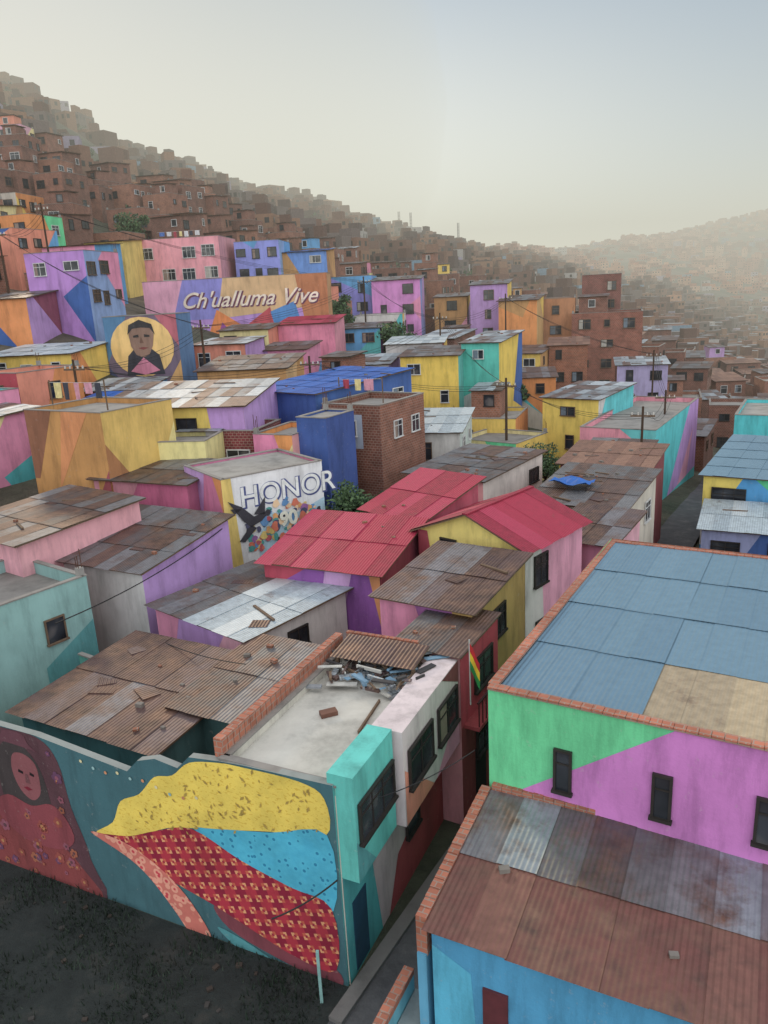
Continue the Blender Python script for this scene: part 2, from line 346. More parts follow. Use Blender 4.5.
cl=MB()
slab(cl,P(.3,5.1,5.85),(*fr.u,0),(*fr.v,.12),2.6,1.2,.04,WOOD); sheets(cl,P(.3,5.1,5.86),(*fr.u,0),(*fr.v,.12),2.6,1.2,ROOF['rust'])
for a in (.4,1.6,2.8): cl.box(fr,a,a+.09,5.12,5.2,5.3,5.83,WOOD)
for _ in range(130):
    f2=Fr(*P(U_(.5,3.1),U_(4.0,6.2),0)[:2],U_(0,180)); z=5.32+U_(0,.5)
    cl.box(f2,0,U_(.15,.9),0,U_(.04,.2),z,z+U_(.02,.1),random.choice([WOOD,ROOF['rust'][0],ROOF['zinc'][0],flat('3c3a3c'),flat('8a8d92'),flat('b8b6b0'),flat('7090a8')]))
for k in range(26): cl.box(fr,-.22,.02,.1+k*.24,.32+k*.24,5.2,5.97+U_(0,.015),BC)
for k in range(10): cl.box(fr,.1+k*.24,.32+k*.24,6.42,6.55,5.2,6.0,BC)
f2=Fr(*P(1.25,2.7,0)[:2],20); cl.box(f2,0,.45,0,.25,5.31,5.43,flat('6f4a3c'))
f2=Fr(*P(2.5,2.4,0)[:2],70); cl.box(f2,0,1.6,0,.05,5.32,5.4,WOOD)
cl.build('terrace_clutter',E)
# mural wall
C0=(-1.41,14.67); nv=(-.428,-.903)
def WP(s,z,d=0): return (C0[0]+w[0]*s+nv[0]*d,C0[1]+w[1]*s+nv[1]*d,z)
E=empty('mural_wall'); mb=MB()
prof=[(17,4.7),(12,4.9),(9.3,4.85),(6.1,4.5),(5.7,4.9),(5.1,5.1),(4.4,5.0),(4.0,5.4),(3.1,5.5),(2.4,5.55),(.02,5.6)]
front=[(.02,-.5),(17,-.5)]+prof
mb.face([WP(s,z,.06) for s,z in front],paint('0e6070'),front)
mb.face([WP(s,z,-.14) for s,z in reversed(front)],BR[0],list(reversed(front)))
for i in range(len(prof)-1):
    a,b=prof[i],prof[i+1]; mb.face([WP(*a,.06),WP(*b,.06),WP(*b,-.14),WP(*a,-.14)],concrete('8a8f8c'))
mb.face([WP(.02,-.5,.06),WP(.02,5.6,.06),WP(.02,5.6,-.14),WP(.02,-.5,-.14)],paint('2fa3a8'))
mb.build('wall',E)
def patmat(kind):
    m,nt,b=base('mural_'+kind,.85); tc=N(nt,'ShaderNodeTexCoord'); uv=tc.outputs['UV']
    if kind=='checker':
        mp=N(nt,'ShaderNodeMapping'); mp.inputs['Rotation'].default_value=(0,0,.3); nt.links.new(uv,mp.inputs[0])
        cs=[]
        for sc_,c1,c2 in ((2.9,'8c1a36','ac3040'),(2.9,'dc9c70','c0604a')):
            c=N(nt,'ShaderNodeTexChecker'); c.inputs['Scale'].default_value=sc_; c.inputs['Color1'].default_value=(*lin(c1),1); c.inputs['Color2'].default_value=(*lin(c2),1); nt.links.new(mp.outputs[0],c.inputs[0]); cs.append(c)
        v=N(nt,'ShaderNodeTexVoronoi',distance='CHEBYCHEV'); v.inputs['Scale'].default_value=2.9; v.inputs['Randomness'].default_value=0; nt.links.new(mp.outputs[0],v.inputs['Vector'])
        f=ramp(nt,v.outputs[0],[(0,0.0),(.10,0.0),(.12,1.0),(.27,1.0),(.29,0.0),(1,0.0)])
        col=mix(nt,'MIX',f,cs[0].outputs[0],cs[1].outputs[0])
    elif kind=='blue':
        v=N(nt,'ShaderNodeTexVoronoi'); v.inputs['Scale'].default_value=5.5; nt.links.new(uv,v.inputs['Vector'])
        col=ramp(nt,v.outputs[0],[(.0,lin('2a80a4')),(.22,lin('2a80a4')),(.27,lin('52b4d0')),(1,lin('48a8c8'))])
    elif kind=='yellow':
        col=ramp(nt,noise(nt,uv,9,2,.5,(1,1.8,1)),[(.0,lin('e6c858')),(.58,lin('ecd064')),(.62,lin('dcb84c')),(1,lin('d0aa44'))])
    elif kind=='floral':
        v=N(nt,'ShaderNodeTexVoronoi'); v.inputs['Scale'].default_value=4.5; nt.links.new(uv,v.inputs['Vector'])
        col=ramp(nt,v.outputs[0],[(0,lin('c84450')),(.2,lin('c84450')),(.26,lin('e49c88')),(.5,lin('e4a28c')),(.56,lin('cc7468'))])
    col=mix(nt,'MULTIPLY',1,col,ramp(nt,noise(nt,tc.outputs['Object'],.9,7),[(.3,.74),(.6,1.05)]))
    nt.links.new(col,b.inputs['Base Color']); bump(nt,b,noise(nt,tc.outputs['Object'],12,5),.02,.4); return m
mu=MB()
def smooth(pts,n=4):
    out=[]
    L=len(pts)
    for i in range(L):
        p0,p1,p2,p3=[Vector((*pts[(i+k-1)%L],0)) for k in range(4)]
        for j in range(n):
            t=j/n; q=.5*((2*p1)+(p2-p0)*t+(2*p0-5*p1+4*p2-p3)*t*t+(3*p1-p0-3*p2+p3)*t**3); out.append((q.x,q.y))
    return out
def mp_(pts,mat,d,sm=True):
    q=smooth(pts) if sm else pts
    mu.face([WP(s,z,d) for s,z in q],mat,q)
mp_([(.25,5.2),(.9,5.5),(2.4,5.5),(3.1,5.46),(4.0,5.25),(4.6,4.75),(5.2,4.55),(5.8,3.9),(6.5,3.5),(6.9,2.75),(7.6,2.2),(6.2,2.45),(5.0,3.1),(3.4,3.5),(1.8,3.9),(.3,4.2)],patmat('yellow'),.07)
mp_([(.25,4.25),(1.8,3.88),(3.5,3.5),(4.1,3.3),(2.9,2.75),(1.5,2.4),(.25,2.15)],patmat('blue'),.074)
mp_([(7.6,2.15),(6.4,2.45),(5.4,2.9),(4.2,3.3),(2.8,2.8),(1.4,2.45),(.3,2.2),(.3,.4),(1.4,.35),(2.6,.7),(3.8,1.1),(5.0,1.4),(6.2,1.8)],patmat('checker'),.078)
mp_([(7.8,2.2),(6.6,2.2),(5.5,1.75),(4.7,1.1),(4.1,.2),(4.1,-.2),(4.7,-.15),(5.2,.5),(5.9,1.3),(6.6,1.75)],patmat('floral'),.082)
mp_([(.3,.4),(1.4,.35),(2.6,.7),(3.8,1.1),(3.4,.5),(2.0,.1),(.3,-.1)],paint('7a1a38'),.076)
mp_([(.25,-.3),(2.6,-.3),(3.8,.4),(3.0,.3),(1.8,-.1)],paint('2b8f9c'),.079)
for _ in range(230):
    s=U_(.4,6.6); z=U_(2.4,5.4)
    if not (z< 5.7-max(0,s-3.0)*.85 and z>4.42-.28*s): continue
    a=U_(0,6.28); l=U_(.10,.2); q=[(s,z),(s+l*.5*math.cos(a)+l*.2*math.sin(a),z+l*.5*math.sin(a)-l*.2*math.cos(a)),(s+l*math.cos(a),z+l*math.sin(a)),(s+l*.5*math.cos(a)-l*.2*math.sin(a),z+l*.5*math.sin(a)+l*.2*math.cos(a))]
    mp_(q,flat('b0944c'),.085,False)
# woman in patterned shawl painted at the left end of the wall, deep maroon ground
for pts,c,d in (([(8.3,-.3),(8.0,1.2),(8.4,2.8),(8.6,4.2),(9.2,4.8),(10.6,4.85),(12,4.85),(16.8,4.6),(16.8,-.3)],'4c0c2c',.07),
  ([(8.2,-.3),(8.4,.8),(9.6,1.7),(11,2.0),(13,1.4),(15,.6),(15,-.3)],'801420',.073),
  ([(9.3,2.0),(9.2,3.0),(9.4,3.9),(9.9,4.4),(10.6,4.4),(11.0,3.8),(11.1,2.6),(10.6,1.9)],'200c1a',.076),
  ([(9.45,3.3),(9.5,3.9),(9.9,4.15),(10.35,4.05),(10.5,3.5),(10.3,2.9),(9.9,2.65),(9.55,2.9)],'843a48',.079),
  ([(9.1,4.2),(9.5,4.35),(10.7,4.4),(11.1,4.3),(10.7,4.6),(10.5,4.8),(9.8,4.8),(9.6,4.5)],'5c1a38',.082),
  ([(8.7,2.4),(9.2,2.7),(10,2.45),(10.9,2.6),(11.6,2.0),(10.6,1.2),(9.2,1.2),(8.5,1.7)],'841a34',.084)):
    mp_(pts,paint(c),d)
mp_([(9.62,3.55),(9.78,3.6),(9.8,3.5),(9.64,3.47)],flat('1a0c14'),.086,False); mp_([(10.05,3.55),(10.22,3.6),(10.25,3.5),(10.06,3.47)],flat('1a0c14'),.086,False); mp_([(9.8,3.02),(10.0,3.08),(10.15,3.02),(9.98,2.95)],flat('7a1c30'),.086,False)
mp_([(9.88,3.5),(9.98,3.5),(10.02,3.2),(9.84,3.2)],paint('6a2c3a'),.085,False)
def disc(s,z,r,c,d,n=14): mp_([(s+r*math.cos(6.283*i/n),z+r*math.sin(6.283*i/n)) for i in range(n)],paint(c),d,False)
random.seed(21)
for k in range(90):
    s=U_(8.4,13.5); z=U_(.0,4.5)
    if z>2.4 and 9.0<s<11.3: continue
    r=U_(.06,.2); c1,c2=random.choice([('8c3a58','501030'),('902c24','b07038'),('5c2058','8c4062'),('9c4c28','4a1028')])
    for q in range(5): disc(s+r*.6*math.cos(q*1.257),z+r*.6*math.sin(q*1.257),r*.45,c1,.087+q*.0006,8)
    disc(s,z,r*.35,c2,.092,8)
for k in range(10): disc(3.9+k*.42,4.3-.012*k-.12*math.sin(k*1.1)+.2*(k>5),.05,['d8d0a0','d48a5a','8fc0c8'][k%3],.094,8)
mu.build('mural_painting',E)
# red house
E,fr=house('red_house',.1,21.23,-30,2.15,3.0,5.75,roof='dark',F='c88090',R='98182e',win='',rise=.1,z0=-.5,clutter=2,frame=FRB,over=.1,
   wins={'F':[(1.2,5.6,1.0,.5)],'R':[(1.7,5.1,1.3,1.0),(1.7,2.8,1.2,1.0)]},pat={'R':[('c02048',[(0,3.4),(3,3.1),(3,5.75),(0,5.75)])]})
mb=MB(); mb.box(fr,2.15,2.65,.2,2.9,3.3,3.42,paint('98182e'))
for k in range(10): mb.box(fr,2.6,2.63,.25+k*.28,.28+k*.28,3.42,4.2,flat('3a1418'))
mb.box(fr,2.58,2.65,.2,2.9,4.2,4.25,flat('3a1418')); mb.box(fr,2.15,2.18,1.0,1.8,.1,2.1,flat('1c1a1c')); mb.build('balcony',E)
fl=empty('bolivian_flag'); mb=MB(); fp=fr.P(2.4,.1,0); f2=Fr(fp[0],fp[1],-30)
mb.box(f2,0,.03,0,.03,4.2,6.3,flat('b8b8b8'))
for k,c in enumerate(('c02a30','e0be3a','2f8a4a')):
    for q in range(6):
        mb.face([f2.P(.03+q*.05,.02*math.sin(q),6.2-k*.28-q*.1),f2.P(.08+q*.05,.02*math.sin(q+1),6.1-k*.28-q*.1),f2.P(.08+q*.05,.02*math.sin(q+1),5.82-k*.28-q*.1),f2.P(.03+q*.05,.02*math.sin(q),5.92-k*.28-q*.1)],flat(c))
mb.build('flag_cloth_and_staff',fl)
def H(*a,**k): return house(*a,**k)
H('tan_house',-.3,24.3,-31,3.4,4.8,6.1,'rust',F='a85cb0',R='c0984c',win='R',rise=.3,pat={'F':[(PNK,[(0,6.1),(1.3,6.1),(2.4,3),(0,3)]),('c0984c',[(2.7,6.1),(3.4,6.1),(3.4,2),(3.0,2)])]},wsz=(.9,1.0))
H('crimson_gable_house',1.4,31,-42,5.2,4.6,6.3,'crim',F='e8d468',R='e6a0c4',kind='gable',win='R',frame=FRB,pat={'F':[('a82a48',[(0,6.3),(0,2),(1.2,2),(.5,6.3)]),('e0b050',[(3.2,2),(5.2,2),(5.2,5)])],'R':[(WHT,[(0,2),(1.5,2),(1.2,6.3),(0,6.3)])]},wsz=(.9,1.2),wins={'F':[(1.6,6.1,.7,.4)]})
H('crimson_roof_house',-.8,34.6,-42,3.4,4.2,6.3,'crim',F='a82848',R='c84c6c',kind='metal',rise=.9,win='',over=.3)
H('pink_house',7.5,33,-38,2.8,3.5,5.0,'rust',F='e088b8',R='e6acc4',win='R')
H('purple_house',-5.1,30.2,-25,5.3,4.5,5.5,'crim',F='8c44ac',R='9c3458',win='',rise=.8,pat={'F':[('b82850',[(0,5.5),(2.2,5.5),(0,4.2)]),('c99ad8',[(2.9,5.5),(4.1,5.5),(3.2,2),(2.2,2)]),('d88c50',[(4.8,5.5),(5.3,5.5),(5.3,3)])]})
def sp3(i,j,nx,ny): return ROOF['dark'] if i<nx*.35 else ROOF['pale']
H('lilac_white_house',-9.2,28.2,-41,5.5,5.1,4.6,'pale',F='be90e0',R='cfcdd0',split=sp3,rise=.15,win='R',wsz=(.9,.7),pat={'F':[(PNK,[(0,4.6),(1.6,4.6),(0.4,1),(0,1)]),('ecacc8',[(2.6,2),(4.4,4.6),(5.5,4.6),(5.5,1)])],'R':[('40aca8',[(2.5,1),(5.1,1),(5.1,2.6)])]})
H('lilac_grey_roof_house',-14.6,31.6,-28,5.4,5.6,5.7,'dark',F='c3c6cc',R='bc94e0',L='b8c0c4',rise=.7,win='F',wsz=(.9,.9))
E,frh=house('mural_wall_house',-10.3,39.3,-55,4.6,5.6,7.7,'zinc',F='cc6a9c',R='dfe4ee',win='',kind='flat',para=.1,clutter=0,pat={'F':[(LIL,[(0,7.8),(2.6,7.8),(1,2),(0,2)]),(ORG,[(3.6,7.8),(4.6,7.8),(4.6,6)])],
   'R':[('e4c860',[(0,2),(.8,2),(.5,7.8),(0,7.8)]),('a8d0ea',[(1.4,2),(5.6,2),(5.6,5.9),(4,5.4),(2.4,5.7),(1.8,4.8)])]})
def text(s,fr,x0,z,size,mat,parent,side='R',W=0,off=.03,sh=0,bold=.01):
    c=bpy.data.curves.new('painted_lettering','FONT'); c.body=s; c.size=size; c.extrude=.004; c.shear=sh; c.offset=bold
    o=bpy.data.objects.new('painted_lettering',c); c.materials.append(mat); COL.objects.link(o)
    if side=='R': t=Vector((*fr.v,0)); n=Vector((*fr.u,0)); o0=Vector(fr.P(W+off,x0,z))
    else: t=Vector((*fr.u,0)); n=Vector((-fr.v[0],-fr.v[1],0)); o0=Vector(fr.P(x0,-off,z))
    up=Vector((0,0,1)); M=Matrix((t,up,n)).transposed().to_4x4(); M.translation=o0; o.matrix_world=M; o.parent=parent
text('HONOR',frh,.85,6.25,1.45,paint('eceef4'),E,W=4.6,off=.035,bold=.01); text('HONOR',frh,.9,6.22,1.45,paint('3a4a90'),E,W=4.6,off=.02,bold=.07)
text('90',frh,2.9,4.9,1.0,paint('f0ece0'),E,W=4.6,off=.08,bold=.04)
mb=MB()
def fpoly(mbx,fr_,W,pts,c,d): mbx.face([fr_.P(W+d,a,b) for a,b in pts],paint(c),pts)
for k in range(130):
    s=U_(1.1,5.3);z=3.9+U_(0,2.5)*(1-abs(s-3.2)/5); r=U_(.07,.22); st=U_(.7,1.6); a0=U_(0,1)
    fpoly(mb,frh,4.6,[(s+r*(1+.3*math.sin(i*2.1+k))*math.cos(i*.785+a0),z+r*st*math.sin(i*.785+a0)) for i in range(8)],random.choice(['e0a05a','3a3f6b','c0485a','ecc8a0','4f90d0','9a5aaa','d96a4a','2c9a9a','d8c060','20243c']),.03+k*.0003)
for pts in ([(.2,6.7),(.9,6.3),(1.5,5.7),(2.5,5.9),(1.9,5.4),(1.3,5.2),(.9,5.6)],[(1.3,5.3),(.6,4.6),(.9,4.5),(1.6,5.1)],[(1.5,5.8),(2.2,6.6),(2.1,5.7)],[(.9,6.2),(.5,6.0),(.3,6.3)]): fpoly(mb,frh,4.6,pts,'161930',.075)
mb.build('wall_mural',E)
H('pink_wall_house',-15.2,39.6,-24,6,4,7.3,'dark',F='c8588c',R='b9628c',win='',pat={'F':[('d4889e',[(0,7.3),(3,7.3),(1,4),(0,4)])]})
H('pink_house',-19.4,33,-36,5.6,6,6.9,'dark',F='e4a0b4',R='e6a4b4',win='',rise=.4)
E,fr=house('teal_house',-19.4,26.2,-37,5,6.2,5.5,F='7fb0b2',R='80b4b6',kind='flat',para=.5,win='',wins={'R':[(4.6,4.8,.7,.9)]},pat={'R':[('3f98a0',[(4,3),(6.2,4.2),(6.2,1),(4,1)])]})
H('teal_yard_shed',-11.6,21.4,-28,5.6,5,4.1,'rust',F=TEAL,R='2b6a70',win='',rise=.3,clutter=3)
H('teal_yard_shed',-6.6,20.9,-28,2.2,4.2,4.3,'dark',F='2b6a70',R='2b6a70',win='',rise=.3,clutter=3)
H('teal_yard_shed',-8.5,26.0,-35,3,2.4,3.2,'dark',F=TEAL,R=WHT,win='',clutter=1.5)
E=empty('turquoise_fence_wall'); mb=MB(); f2=Fr(-12,27,-35); mb.box(f2,0,4.5,0,.15,-.5,3.2,paint('46a8a0')); mb.box(f2,-.02,4.52,-.02,.17,3.2,3.26,concrete()); mb.build('wall',E)
# mid-left cluster
H('tan_orange_house',-19.3,42,-30,6,5,10.5,'zinc',F='c48a3c',R='d8b450',win='',kind='flat',para=.3,pat={'F':[('8c5230',[(0,10.8),(2.2,10.8),(.4,7),(0,7)]),('d8884a',[(3,10.8),(5,10.8),(2,6.5)]),('a03c4c',[(3.6,4),(6,4),(6,7.8)])],'R':[('a86c34',[(0,6),(2.4,6),(0,9.2)]),('e6d888',[(3,6),(5,6),(5,9.6)])]})
H('yellow_house',-17.2,47,-12,9.5,6,10,'zinc',F='e8cc50',R='bf98e4',win='F',wsz=(1.2,.9),rise=.8,pat={'F':[('c48a3c',[(0,10),(2.4,10),(2.4,6),(0,6)]),('bd92e0',[(7.2,10),(9.5,10),(9.5,6),(7.6,6)])]},clutter=.5)
H('cream_wall_house',-13.6,42.3,-8,4.0,3.5,8.3,'dark',F='e2da90',R='e2da90',win='',kind='flat',para=.3)
H('teal_white_house',-11.8,45.6,-14,2.3,4,8.6,'zinc',F='50c4c4',R='c8b8e0',win='F',geo=1,cols=[WHT,LIL])
H('brick_garage_house',-9.5,44.9,-16,2.3,4,8.2,F=brick('843c40'),R=brick('843c40'),kind='flat',para=.4,win='F',wsz=(1.4,.9))
H('orange_pink_house',-7.3,43.8,-25,2.6,4.2,8.2,F='e69440',R='e8a0a0',kind='flat',para=.3,win='',pat={'F':[('e480b4',[(0,8.5),(1.4,8.5),(2.6,5),(0,4)]),(CRE,[(2.0,4),(2.6,4),(2.6,8),(1.3,6)])]})
H('tan_house',-13.8,60,-8,7,6,10.8,'dark',F=ORG,R='d8b078',win='',geo=1,cols=[WHT,TAN,SAL])
H('blue_house',-9,52.9,-40,6.6,10,10.0,'blue',F='1450a8',R='205cae',win='R',rise=.5,clutter=.5)
H('blue_house',-4.7,43.4,-30,2.0,3.0,9.3,'blue',F='1450a8',R='14469a',win='',kind='flat',para=.1)
H('unfinished_brick_house',-3.5,47.8,-32,4.2,5.5,9.1,'dark',F=BR[1],R=BR[0],win='FR',frame=FRW,kind='flat',para=.4,pat={'F':[('9fb2d0',[(.3,8.9),(2.9,8.9),(2.9,6.8),(.3,6.8)])]},wins={'F':[(1.0,8.5,.7,.9),(2.1,8.5,.7,.9),(1.5,5.9,1,1)],'R':[(2,8.3,.9,1),(4.2,8.3,.9,1)]})
H('white_house',.9,54.1,-14,4.8,7,6.3,'pale',F='cfd2d4',R='c0d0d0',win='FR')
H('pink_white_house',1.5,44.1,-38,5.1,7.3,5.7,'dark',F='e898a0',R='d0c6c4',win='R',wsz=(1.1,.8),clutter=2)
H('maroon_house',10.9,45.7,-30,5.2,5,5.4,'brown',F='8a303c',R='842c38',win='',clutter=2)
H('white_tarp_house',7.8,39.5,-33,5.0,6.5,4.9,'dark',F='c8c4b6',R='cbc6bc',win='FR',clutter=3)
E=empty('blue_tarp'); mb=MB(); f2=Fr(8.3,40,-33)
pts=[[f2.P(.3+i*.35,.8+j*.35,5.55+.12*math.sin(i*1.3+j)+.08*math.cos(j*2.1)) for i in range(7)] for j in range(6)]
for j in range(5):
    for i in range(6): mb.face([pts[j][i],pts[j][i+1],pts[j+1][i+1],pts[j+1][i]],flat('2360b0',.5))
mb.build('tarp_sheet',E)
H('yellow_turquoise_house',14.1,65.8,-38,5,8,6.6,'zinc',F='ecd04c',R='40c8d6',win='F',geo=0,pat={'R':[(WHT,[(0,6.6),(1.5,6.6),(0,4)])]})
H('turquoise_lilac_house',15.3,58,-32,5.6,17,4.9,'brown',F='e490a8',R='30c8d4',win='',kind='flat',para=.4,pat={'F':[('4fc4cc',[(3,5.3),(5.6,5.3),(5.6,3.3)])],'R':[('bd92e0',[(5,-1),(17,-1),(17,5.3),(13,5.3)]),('e6a0c8',[(9,-1),(13,-1),(15,3)])]})
H('blue_yellow_house',19.4,44.9,-33,6.5,12,4.4,'sky',F='2f9ee4',R='d8cc60',win='F',wsz=(1.8,1.1),frame=FRB,rise=.2,clutter=0,pat={'F':[('e8d450',[(0,4.4),(2.2,4.4),(1,2.2),(0,2.2)]),('cfd4da',[(0,0),(0,2.2),(1,2.2),(3,-.5)]),('30c888',[(2.8,4.4),(4.4,4.4),(4.9,2.6)])]})
H('turquoise_house',29,62,-30,9,9,4.6,'pale',F='30c8d4',R=TQ,win='',kind='flat',para=.3)
H('maroon_house',13.2,50,-28,4,5,4.6,'dark',F=brick('7c3a38'),win='F')
# ---- upper rows
H('lilac_house',-31.5,74,-12,6,6,20.6,'dark',F='b480d6',R='7f9fd8',win='FR',geo=1,cols=[PNK,BLU],kind='flat',para=.3)
H('pink_terraced_house',-30.2,105,-6,11,8,23.4,F='e898ac',R='c98aa0',kind='flat',para=.5,win='F',wsz=(1.6,1.3),frame=FRW)
H('lavender_blue_house',-17.9,107,-6,6,7,22.9,F='8490e8',R='7fa8e0',kind='flat',para=.3,win='F',geo=1,cols=[SKY,LIL])
H('blue_house',-12,108,-6,6.2,7,21.6,'blue',F='5c92e4',R='a8784a',win='F',geo=1,cols=['a8784a',TAN])
E,fm=house('lettered_mural_wall',-25.4,89,-3,20.5,4,18.2,F='b88ce0',R='b98a58',kind='flat',para=.1,win='',clutter=0,pat={'F':[
  ('e4a2c8',[(0,18.3),(4.5,18.3),(3,14),(0,14)]),('8686e0',[(3,14),(4.5,18.3),(9,18.3),(8,14)]),('d6b080',[(8,14),(9,18.3),(20.5,18.3),(20.5,15)]),('b87040',[(17,18.3),(20.5,18.3),(20.5,8),(18.6,8)]),
  ('e88434',[(5,8),(8,15),(11,13),(10,8)]),('c84054',[(10,8),(11,13),(14,15),(15.5,8)]),('3a88d4',[(15.5,8),(14,14.5),(16.8,15.5),(18.6,8)]),('e6c848',[(0,8),(0,12),(4,13.5),(5,8)]),('9a40a0',[(7,10),(8.5,13.6),(10.6,11)])]})
text("Ch'ualluma Vive",fm,4.0,15.3,2.35,paint('f2dcd0'),E,side='F',off=.08,sh=.45,bold=.02); text("Ch'ualluma Vive",fm,4.1,15.2,2.35,paint('6f2d5c'),E,side='F',off=.05,sh=.45,bold=.06)
E,fm=house('portrait_mural_house',-22.5,66,-4,6.2,4,15.0,F='6a5a78',R='4a7ab0',kind='flat',para=.1,win='',clutter=0,pat={'F':[('3a78a8',[(0,15.1),(2.0,15.1),(0,11.4)]),('b85a70',[(4.4,15.1),(6.2,15.1),(6.2,12.5)]),('c89a58',[(6.2,9),(6.2,11.4),(4.6,9)]),('3a4a78',[(0,9),(0,11),(1.6,9)])]})
mb=MB()
def fp(pts,c,d): mb.face([fm.P(a*.93,-d,10.2+(b-9.1)*.79) for a,b in pts],paint(c),pts)
fp([(3.3+2.9*math.cos(i*.26),12.1+3.1*math.sin(i*.26)) for i in range(24)],'e8c070',.03)
fp([(1.6,9.2),(1.9,11.2),(2.6,12.0),(4.0,12.0),(4.8,11.2),(5.1,9.2)],'1c2238',.045)
fp([(2.3,12.2),(2.2,13.4),(2.6,14.3),(3.4,14.6),(4.1,14.3),(4.5,13.4),(4.3,12.2),(3.9,11.3),(3.3,11.0),(2.7,11.3)],'8a6a5c',.06)
fp([(2.1,13.4),(2.3,14.4),(3.3,14.9),(4.4,14.4),(4.6,13.3),(4.2,14.0),(3.4,14.1),(2.6,14.0)],'1a1a26',.075)
fp([(2.6,13.3),(3.1,13.4),(3.1,13.1),(2.6,13.1)],'14141c',.07); fp([(3.6,13.4),(4.1,13.3),(4.1,13.1),(3.6,13.1)],'14141c',.07); fp([(3.3,13.2),(3.5,12.5),(3.1,12.5)],'6a4838',.07); fp([(2.9,12.0),(3.4,12.1),(3.9,12.0),(3.4,11.8)],'7a2c30',.07)
fp([(2.0,9.6),(3.3,11.0),(4.7,9.6),(3.3,9.2)],'d07aa0',.07)
mb.build('portrait_mural',E)
H('yellow_small_house',-35,100,-8,5,6,23.5,'dark',F='dcc460',win='F')
H('orange_house',-34,69,-8,4.5,5,17,'dark',F='de8a44',R='8a3a5a',win='F',geo=1)
H('turquoise_house',-31,62,-10,7.6,6,12.6,'pale',F='50c8c0',R=YEL,win='F',geo=2,cols=[YEL,ORG,TQ,WHT])
H('yellow_house',-22.5,58.5,-12,5,4.5,9.9,'zinc',F=YEL,R=ORG,win='',geo=2,cols=[SKY,ORG,TQ])
H('blue_stripe_house',-21,53.5,-10,6,3.6,9.6,'blue',F=BLU,R=BLU,win='')
H('pink_house',-16.4,70.5,-12,5,5,12.2,'zinc',F=SAL,R=LIL,win='F',geo=1)
H('lilac_house',-11,74,-12,4.6,5,11.2,'rust',F=LIL,R=PNK,win='F',geo=1)
H('cream_house',-15.5,79,-8,5,5,13.0,'dark',F=CRE,R=SAL,win='F')
H('lavender_house',-6.4,110,-6,6.4,7,17.9,F='8686e4',kind='flat',para=.3,win='F',geo=1,cols=[SKY,PNK])
H('pink_lilac_house',-.1,107,-8,6.5,7,17.4,'dark',F='d484d4',R='7f8fd8',win='F',geo=1,cols=[LIL,PNK,YEL])
H('pink_wall_house',-10,82,-10,6,5,13.2,'crim',F='e480a8',R='d88aa4',win='')
H('turquoise_purple_house',-4.3,88,-12,5,6,12.2,'dark',F='3cbcc2',R=PUR,win='F',geo=2)
H('lavender_house',-3.2,72,-12,4.4,6,9.6,'zinc',F=WHT,R='a898d8',win='F')
H('yellow_balcony_house',2.2,71,-14,5.3,6,10.2,'dark',F='e8c83c',R='50bcb8',win='F',frame=FRW)
H('turquoise_yellow_house',8.0,73,-24,3.6,9,11.0,'zinc',F='40c8bc',R='e8c83c',win='F',geo=1,cols=[WHT,BLU])
H('tan_house',16.4,104,-20,5,6,14,'dark',F='de8c3c',R='c9a060',win='',geo=1,cols=[YEL,TAN])
H('tan_brick_house',22.6,109,-15,5,6,13.6,F='b87c50',R='8a5a48',kind='flat',para=.3,win='F')
H('brick_house',26.3,105,-18,9,7,11.6,F=brick('985a4a'),R=brick('84483e'),kind='flat',para=.3,win='F',pat={'R':[('d08a9c',[(4,0),(7,0),(7,12),(5,12)])]},room=1)
H('brick_tower_house',31,118,-18,5.5,6,16.5,F=brick('86504a'),kind='flat',para=.3,win='F')
H('lilac_house',27,87,-15,5.4,6,6.7,'zinc',F='a8a0d4',R=LIL,win='F')
H('brick_house',20.6,93,-15,4.5,6,8.8,'brown',F=brick('9f6248'),win='F')
H('lilac_yellow_house',13.2,108,-15,5,6,16.2,'dark',F='bc92dc',R=YEL,win='F',geo=1)
H('pink_house',8.6,112,-12,4.6,6,14.8,'dark',F='e498b4',R=YEL,win='F',geo=1)
